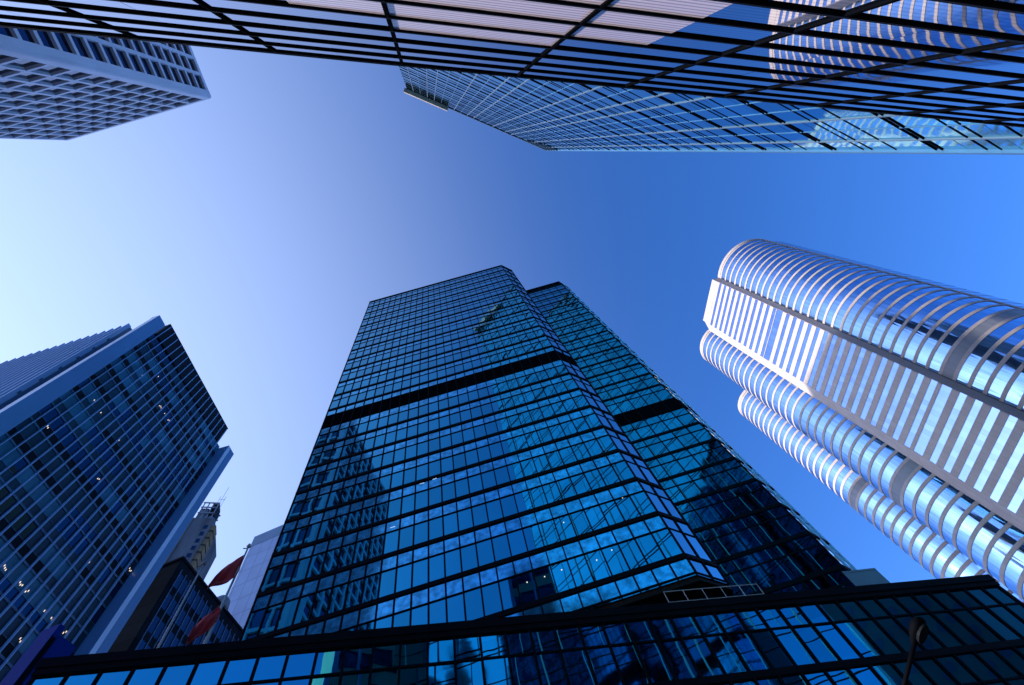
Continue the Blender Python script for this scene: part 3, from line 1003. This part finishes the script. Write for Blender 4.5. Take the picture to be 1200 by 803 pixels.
def lathe(o, prof, seg=14):
    vs, fs = [], []
    for r, z in prof:
        for k in range(seg):
            t = 2 * math.pi * k / seg
            vs.append((o[0] + r * math.cos(t), o[1] + r * math.sin(t), o[2] + z))
    for i in range(len(prof) - 1):
        for k in range(seg):
            fs.append((i * seg + k, i * seg + (k + 1) % seg, (i + 1) * seg + (k + 1) % seg, (i + 1) * seg + k))
    fs += [tuple(range(seg - 1, -1, -1)), tuple(range(len(vs) - seg, len(vs)))]
    return vs, fs
dark_block()

def white_block():
    p = Vector(az(-50.15, 125))
    H = 128.2
    p0, q0 = (p.x, p.y), (-64.0, p.y + .3)
    w = Wall(p0, q0)
    t = Thing('panel_block', 'pale panelled building with a darker roof band, left of the front glass tower', 'building', (-80, 88, 0))
    t.one('wall', w.box(0, w.len, -20, 0, 0, H - 4.4), 'pale_panel')
    t.one('parapet', w.box(-.03, w.len, -20.1, .05, H - 4.39, H), 'blue_parapet')
    return t.done()
white_block()

def beige_block():
    p = Vector(az(-60.5, 158)); q = Vector(az(-55.9, 152))
    H = 158.5
    w = Wall((p.x, p.y), (q.x, q.y))
    L_ = w.len
    t = Thing('apartment_block', 'stained grey apartment block with ochre balconies and rooftop machinery, far behind the office block', 'apartment building', (-132, 90, 0))
    t.one('wall', w.box(0, L_, -18, 0, 0, H), 'stained_wall')
    for k in range(24):
        z = H - 3.2 - k * 3.3
        out = 1.5 if k < 9 else 2.6
        t.add('balcony', w.box(L_ + .004, L_ + out, -4.5, -.3, z - 2.5, z), 'ochre_wall')
        t.add('balcony_slab', w.box(L_ + .004, L_ + out - .5, -4.4, -.5, z - 3.3, z - 2.51), 'core')
        t.add('window', w.box(L_ - 2.2, L_ - .9, .004, .06, z - 2.2, z - .4), 'dark_window')
    t.add('ochre_strip', w.box(L_ - 8.4, L_ - 6.9, .004, .4, H - 34, H - .5), 'ochre_wall')
    a0 = L_ - 6.9
    for i in range(4):
        for b in (-.6, -6):
            t.add('roof_post', w.box(a0 + i * 1.6, a0 + i * 1.6 + .3, b - .3, b, H, H + 9), 'roof_plant')
    for z in (3.2, 6.2, 8.7):
        t.add('roof_beam', w.box(a0 - .2, a0 + 5.4, -.55, -.3, H + z - .25, H + z + .25), 'roof_plant')
        t.add('roof_beam', w.box(a0 - .2, a0 + 5.4, -6.6, -6.35, H + z - .25, H + z + .25), 'roof_plant')
    t.add('roof_tank', w.box(a0 + .1, a0 + 2.6, -5, -1.2, H + .3, H + 6.4), 'roof_plant')
    t.add('roof_tank', w.box(a0 + 2.8, a0 + 5.1, -5.4, -1.4, H + 3.6, H + 9.4), 'pent_louvre')
    t.add('roof_tank', lathe(w.p(a0 + 3.9, -3.0, H), [(1.3, 0), (1.3, 3.2), (.7, 3.6)], 12), 'roof_plant', True)
    for (a, h, b) in ((4.9, 19, -1.0), (5.6, 14.0, -1.6), (3.6, 14.5, -2)):
        t.add('antenna', tube([w.p(a0 + a, b, H + 7), w.p(a0 + a, b, H + h)], .07, 6), 'roof_plant')
    t.add('antenna', tube([w.p(a0 + 4.2, -1.0, H + 11.5), w.p(a0 + 6.2, -1.0, H + 11.5)], .07, 6), 'roof_plant')
    return t.done()
beige_block()

def hidden_tower():
    # unseen block added far behind the office block to shade the striped tower
    t = Thing('shade_caster', 'added tall block, unseen behind the finned office block, that shades the striped tower', 'skyscraper', (-312, 75, 0))
    w = Wall((-306, 120), (-306, 28), flip=True)
    if w.n.x < 0:
        w.n = -w.n
    H = 240
    t.one('wall', w.box(0, w.len, -18, 0, 0, H), 'precast')
    for k in range(48):
        t.add('window_band', w.box(.8, w.len - .8, .004, .05, H - 4 - k * 4.5, H - 2 - k * 4.5), 'precast_window')
    return t.done()
hidden_tower()

# ------------------------------------------------------------------ blocks behind the near facade, seen only as reflections
def striped_dark_block():
    w = Wall((-4.6, -11.5), (1.9, -11.0), flip=True)
    t = Thing('banded_block', 'dark banded office block behind the finned facade, seen mirrored low in the front tower', 'office building', (-1, -15, 0))
    t.one('wall', w.box(0, w.len, -7, 0, 0, 59.5), 'brown_stone')
    for k in range(14):
        t.add('window_band', w.box(.25, w.len - .25, .004, .06, 57 - k * 3.6, 58.9 - k * 3.6), 'dark_window')
    t.add('pier', w.box(-.2, .35, .07, .3, 0, 60), 'blue_white_metal')
    t.add('pier', w.box(3.0, 3.3, .07, .3, 0, 60), 'blue_white_metal')
    return t.done()
striped_dark_block()

def porthole_tower():
    w = Wall((83.5, 2), (80.2, 21.8))
    if w.n.x > 0:
        w = Wall((83.5, 2), (80.2, 21.8), flip=True)
    t = Thing('porthole_tower', 'grey tower with rows of round windows, seen mirrored in the right end of the podium', 'skyscraper', (92, 14, 0))
    H = 150
    t.one('wall', w.box(0, w.len, -22, 0, 0, H), 'porthole_wall')
    for k in range(40):
        for i in range(7):
            cx, cz = w.len * (i + .5) / 7, H - 2.5 - k * 3.7
            ring = [w.p(cx + .8 * math.cos(q * math.pi / 8), .06, cz + .8 * math.sin(q * math.pi / 8)) for q in range(16)]
            t.add('round_window', (ring, [tuple(range(16))]), 'slab_edge')
    return t.done()
porthole_tower()

# ------------------------------------------------------------------ flags, sign pylon, lamp
def flagpole(a, d, top, zb, label, r=.06):
    p = az(a, d)
    t = Thing('flagpole', label, 'flagpole', (p[0], p[1], zb), 'flagpoles on the podium roof')
    t.one('pole', tube([(p[0], p[1], zb), (p[0], p[1], zb + (top - zb) * .5), (p[0], p[1], top)], [r * 1.15, r, r * .6], 10), 'pole_metal', True)
    t.one('truck', lathe((p[0], p[1], top), [(.05, 0), (.13, .03), (.13, .09), (.05, .13), (.09, .22), (.02, .32)], 10), 'roof_plant', True)
    t.one('pulley', tube([(p[0], p[1], top - .12), (p[0] - .22, p[1] - .15, top - .12)], .035, 6), 'roof_plant')
    t.one('cleat', tube([(p[0] - .12, p[1], zb + 1.2), (p[0] + .12, p[1], zb + 1.2)], .02, 6), 'roof_plant')
    return Vector((p[0], p[1], 0))
pa = flagpole(-54.4, 27, 25.9, 17.7, 'bare thin grey flagpole in front of the dark stone building')
pb = flagpole(-50.35, 27, 28.0, 17.7, 'thicker grey flagpole with two dark red flags beside the pale panelled wall', .085)

def cloth(upper, lower, name, label, seed):
    """upper and lower edges from the hoist to the fly as (bearing, height angle) pairs; a folded sheet with thickness"""
    rnd = random.Random(seed)
    nx, ny = 30, 12
    ph = [rnd.uniform(0, 6.28) for _ in range(4)]
    def edge(e, s):
        q = s * (len(e) - 1)
        i = min(int(q), len(e) - 2)
        f = q - i
        a = e[i][0] * (1 - f) + e[i + 1][0] * f
        el = e[i][1] * (1 - f) + e[i + 1][1] * f
        p = az(a, 26.9)
        return Vector((p[0], p[1], 1.6 + 26.9 * math.tan(R(el))))
    vs, fs = [], []
    for i in range(nx + 1):
        s = i / nx
        u, l = edge(upper, s), edge(lower, s)
        for j in range(ny + 1):
            v = j / ny
            p = u.lerp(l, v)
            d = Vector((p.x, p.y, 0)).normalized()
            fold = (.04 + .16 * s) * (math.sin(v * 7 + s * 5 + ph[0]) + .55 * math.sin(v * 15 - s * 9 + ph[1])) + .10 * s * math.sin(s * 13 + ph[2])
            p = p + d * fold + Vector((0, 0, .03 * math.sin(s * 17 + ph[3]) * s))
            vs.append(tuple(p))
    W_ = ny + 1
    for i in range(nx):
        for j in range(ny):
            fs.append((i * W_ + j, i * W_ + j + 1, (i + 1) * W_ + j + 1, (i + 1) * W_ + j))
    o = link_mesh(name, (vs, fs), M['flag_red'], None, True)
    sol = o.modifiers.new('thick', 'SOLIDIFY')
    sol.thickness = .012
    o['label'] = label
    o['category'] = 'flag'
    o['group'] = 'red flags on the flagpole'
    return o
cloth([(-50.46, 43.66), (-51.12, 43.16), (-51.7, 42.59), (-52.18, 41.9), (-52.5, 41.17), (-52.76, 40.39)],
      [(-50.35, 43.14), (-50.16, 42.33), (-50.25, 41.64), (-50.88, 41.02), (-51.75, 40.65), (-52.5, 40.29)],
      'flag', 'upper dark red flag flying against the sky from the thicker flagpole', 1)
cloth([(-50.61, 39.19), (-51.06, 38.7), (-51.59, 38.2), (-52.01, 37.59), (-52.18, 37.03), (-52.19, 36.37)],
      [(-50.2, 38.84), (-50.16, 38.01), (-50.45, 37.43), (-50.93, 36.89), (-51.31, 36.37), (-51.76, 35.98)],
      'flag', 'lower dark red flag hanging in front of the dark stone building', 2)

def sign_pylon():
    p, q, r = Vector(az(-64.3, 33)), Vector(az(-63.35, 32.0)), Vector(az(-61.0, 32.6))
    t = Thing('sign_pylon', 'deep blue two sided sign pylon at bottom left, in front of the office block', 'sign', (-28, 16, 0))
    w1, w2 = Wall(p[:2], q[:2]), Wall(q[:2], r[:2])
    t.one('left_panel', w1.box(0, w1.len - .05, -.35, 0, 2, 24.1), 'sign_blue')
    t.one('right_panel', w2.box(.35, w2.len, -.35, 0, 2, 23.6), 'sign_blue')
    t.one('post', w2.box(.02, .30, -.6, -.05, 0, 23.4), 'black_metal')
    return t.done()
sign_pylon()

def street_lamp():
    h = Vector(az(22.8, 10.6)); h.z = 6.05
    e = Vector(az(19.6, 11.0)); e.z = 5.85
    base = Vector(az(13.5, 11.6))
    t = Thing('street_lamp', 'dark street lamp head on a thin arm in front of the podium glass, bottom right', 'street lamp', (base.x, base.y, 0))
    top = base.copy(); top.z = 5.4
    mid = base.lerp(e, .35); mid.z = 5.68
    t.one('pole', tube([(base.x, base.y, 0), (base.x, base.y, 1.0), (base.x, base.y, 4.6), tuple(top), tuple(mid), tuple(e), tuple(h)], [.11, .08, .06, .05, .04, .035, .035], 10), 'lamp_metal', True)
    d = (h - e).normalized()
    s = Vector((-d.y, d.x, 0)).normalized()
    u = d.cross(s)
    prof = [(0, .045), (.06, .075), (.14, .11), (.26, .15), (.38, .165), (.48, .15), (.55, .10), (.58, .03)]
    vs, fs = [], []
    for q, r in prof:
        for k in range(14):
            a = 2 * math.pi * k / 14
            hh = .6 if math.sin(a) * (1 if u.z > 0 else -1) < 0 else .85
            vs.append(tuple(h - d * .05 + d * q * .85 + s * r * .82 * math.cos(a) + u * r * .82 * hh * math.sin(a)))
    for i in range(len(prof) - 1):
        for k in range(14):
            fs.append((i * 14 + k, i * 14 + (k + 1) % 14, (i + 1) * 14 + (k + 1) % 14, (i + 1) * 14 + k))
    fs += [tuple(range(13, -1, -1)), tuple(range(len(vs) - 14, len(vs)))]
    t.one('lamp_head', (vs, fs), 'lamp_metal', True)
    dn = Vector((0, 0, -1))
    lens = [tuple(h + d * .24 + d * .17 * math.cos(2 * math.pi * k / 14) + s * .09 * math.sin(2 * math.pi * k / 14) + dn * .10) for k in range(14)]
    lens2 = [tuple(Vector(v) + Vector((0, 0, .05))) for v in lens]
    t.one('lens', (lens + lens2, [tuple(range(14)), tuple(range(27, 13, -1))] + [(k, (k + 1) % 14, 14 + (k + 1) % 14, 14 + k) for k in range(14)]), 'lamp_lens')
    t.one('base_plate', lathe((base.x, base.y, 0.01), [(.2, 0), (.2, .06), (.13, .2), (.11, .5)], 12), 'lamp_metal')
    return t.done()
street_lamp()
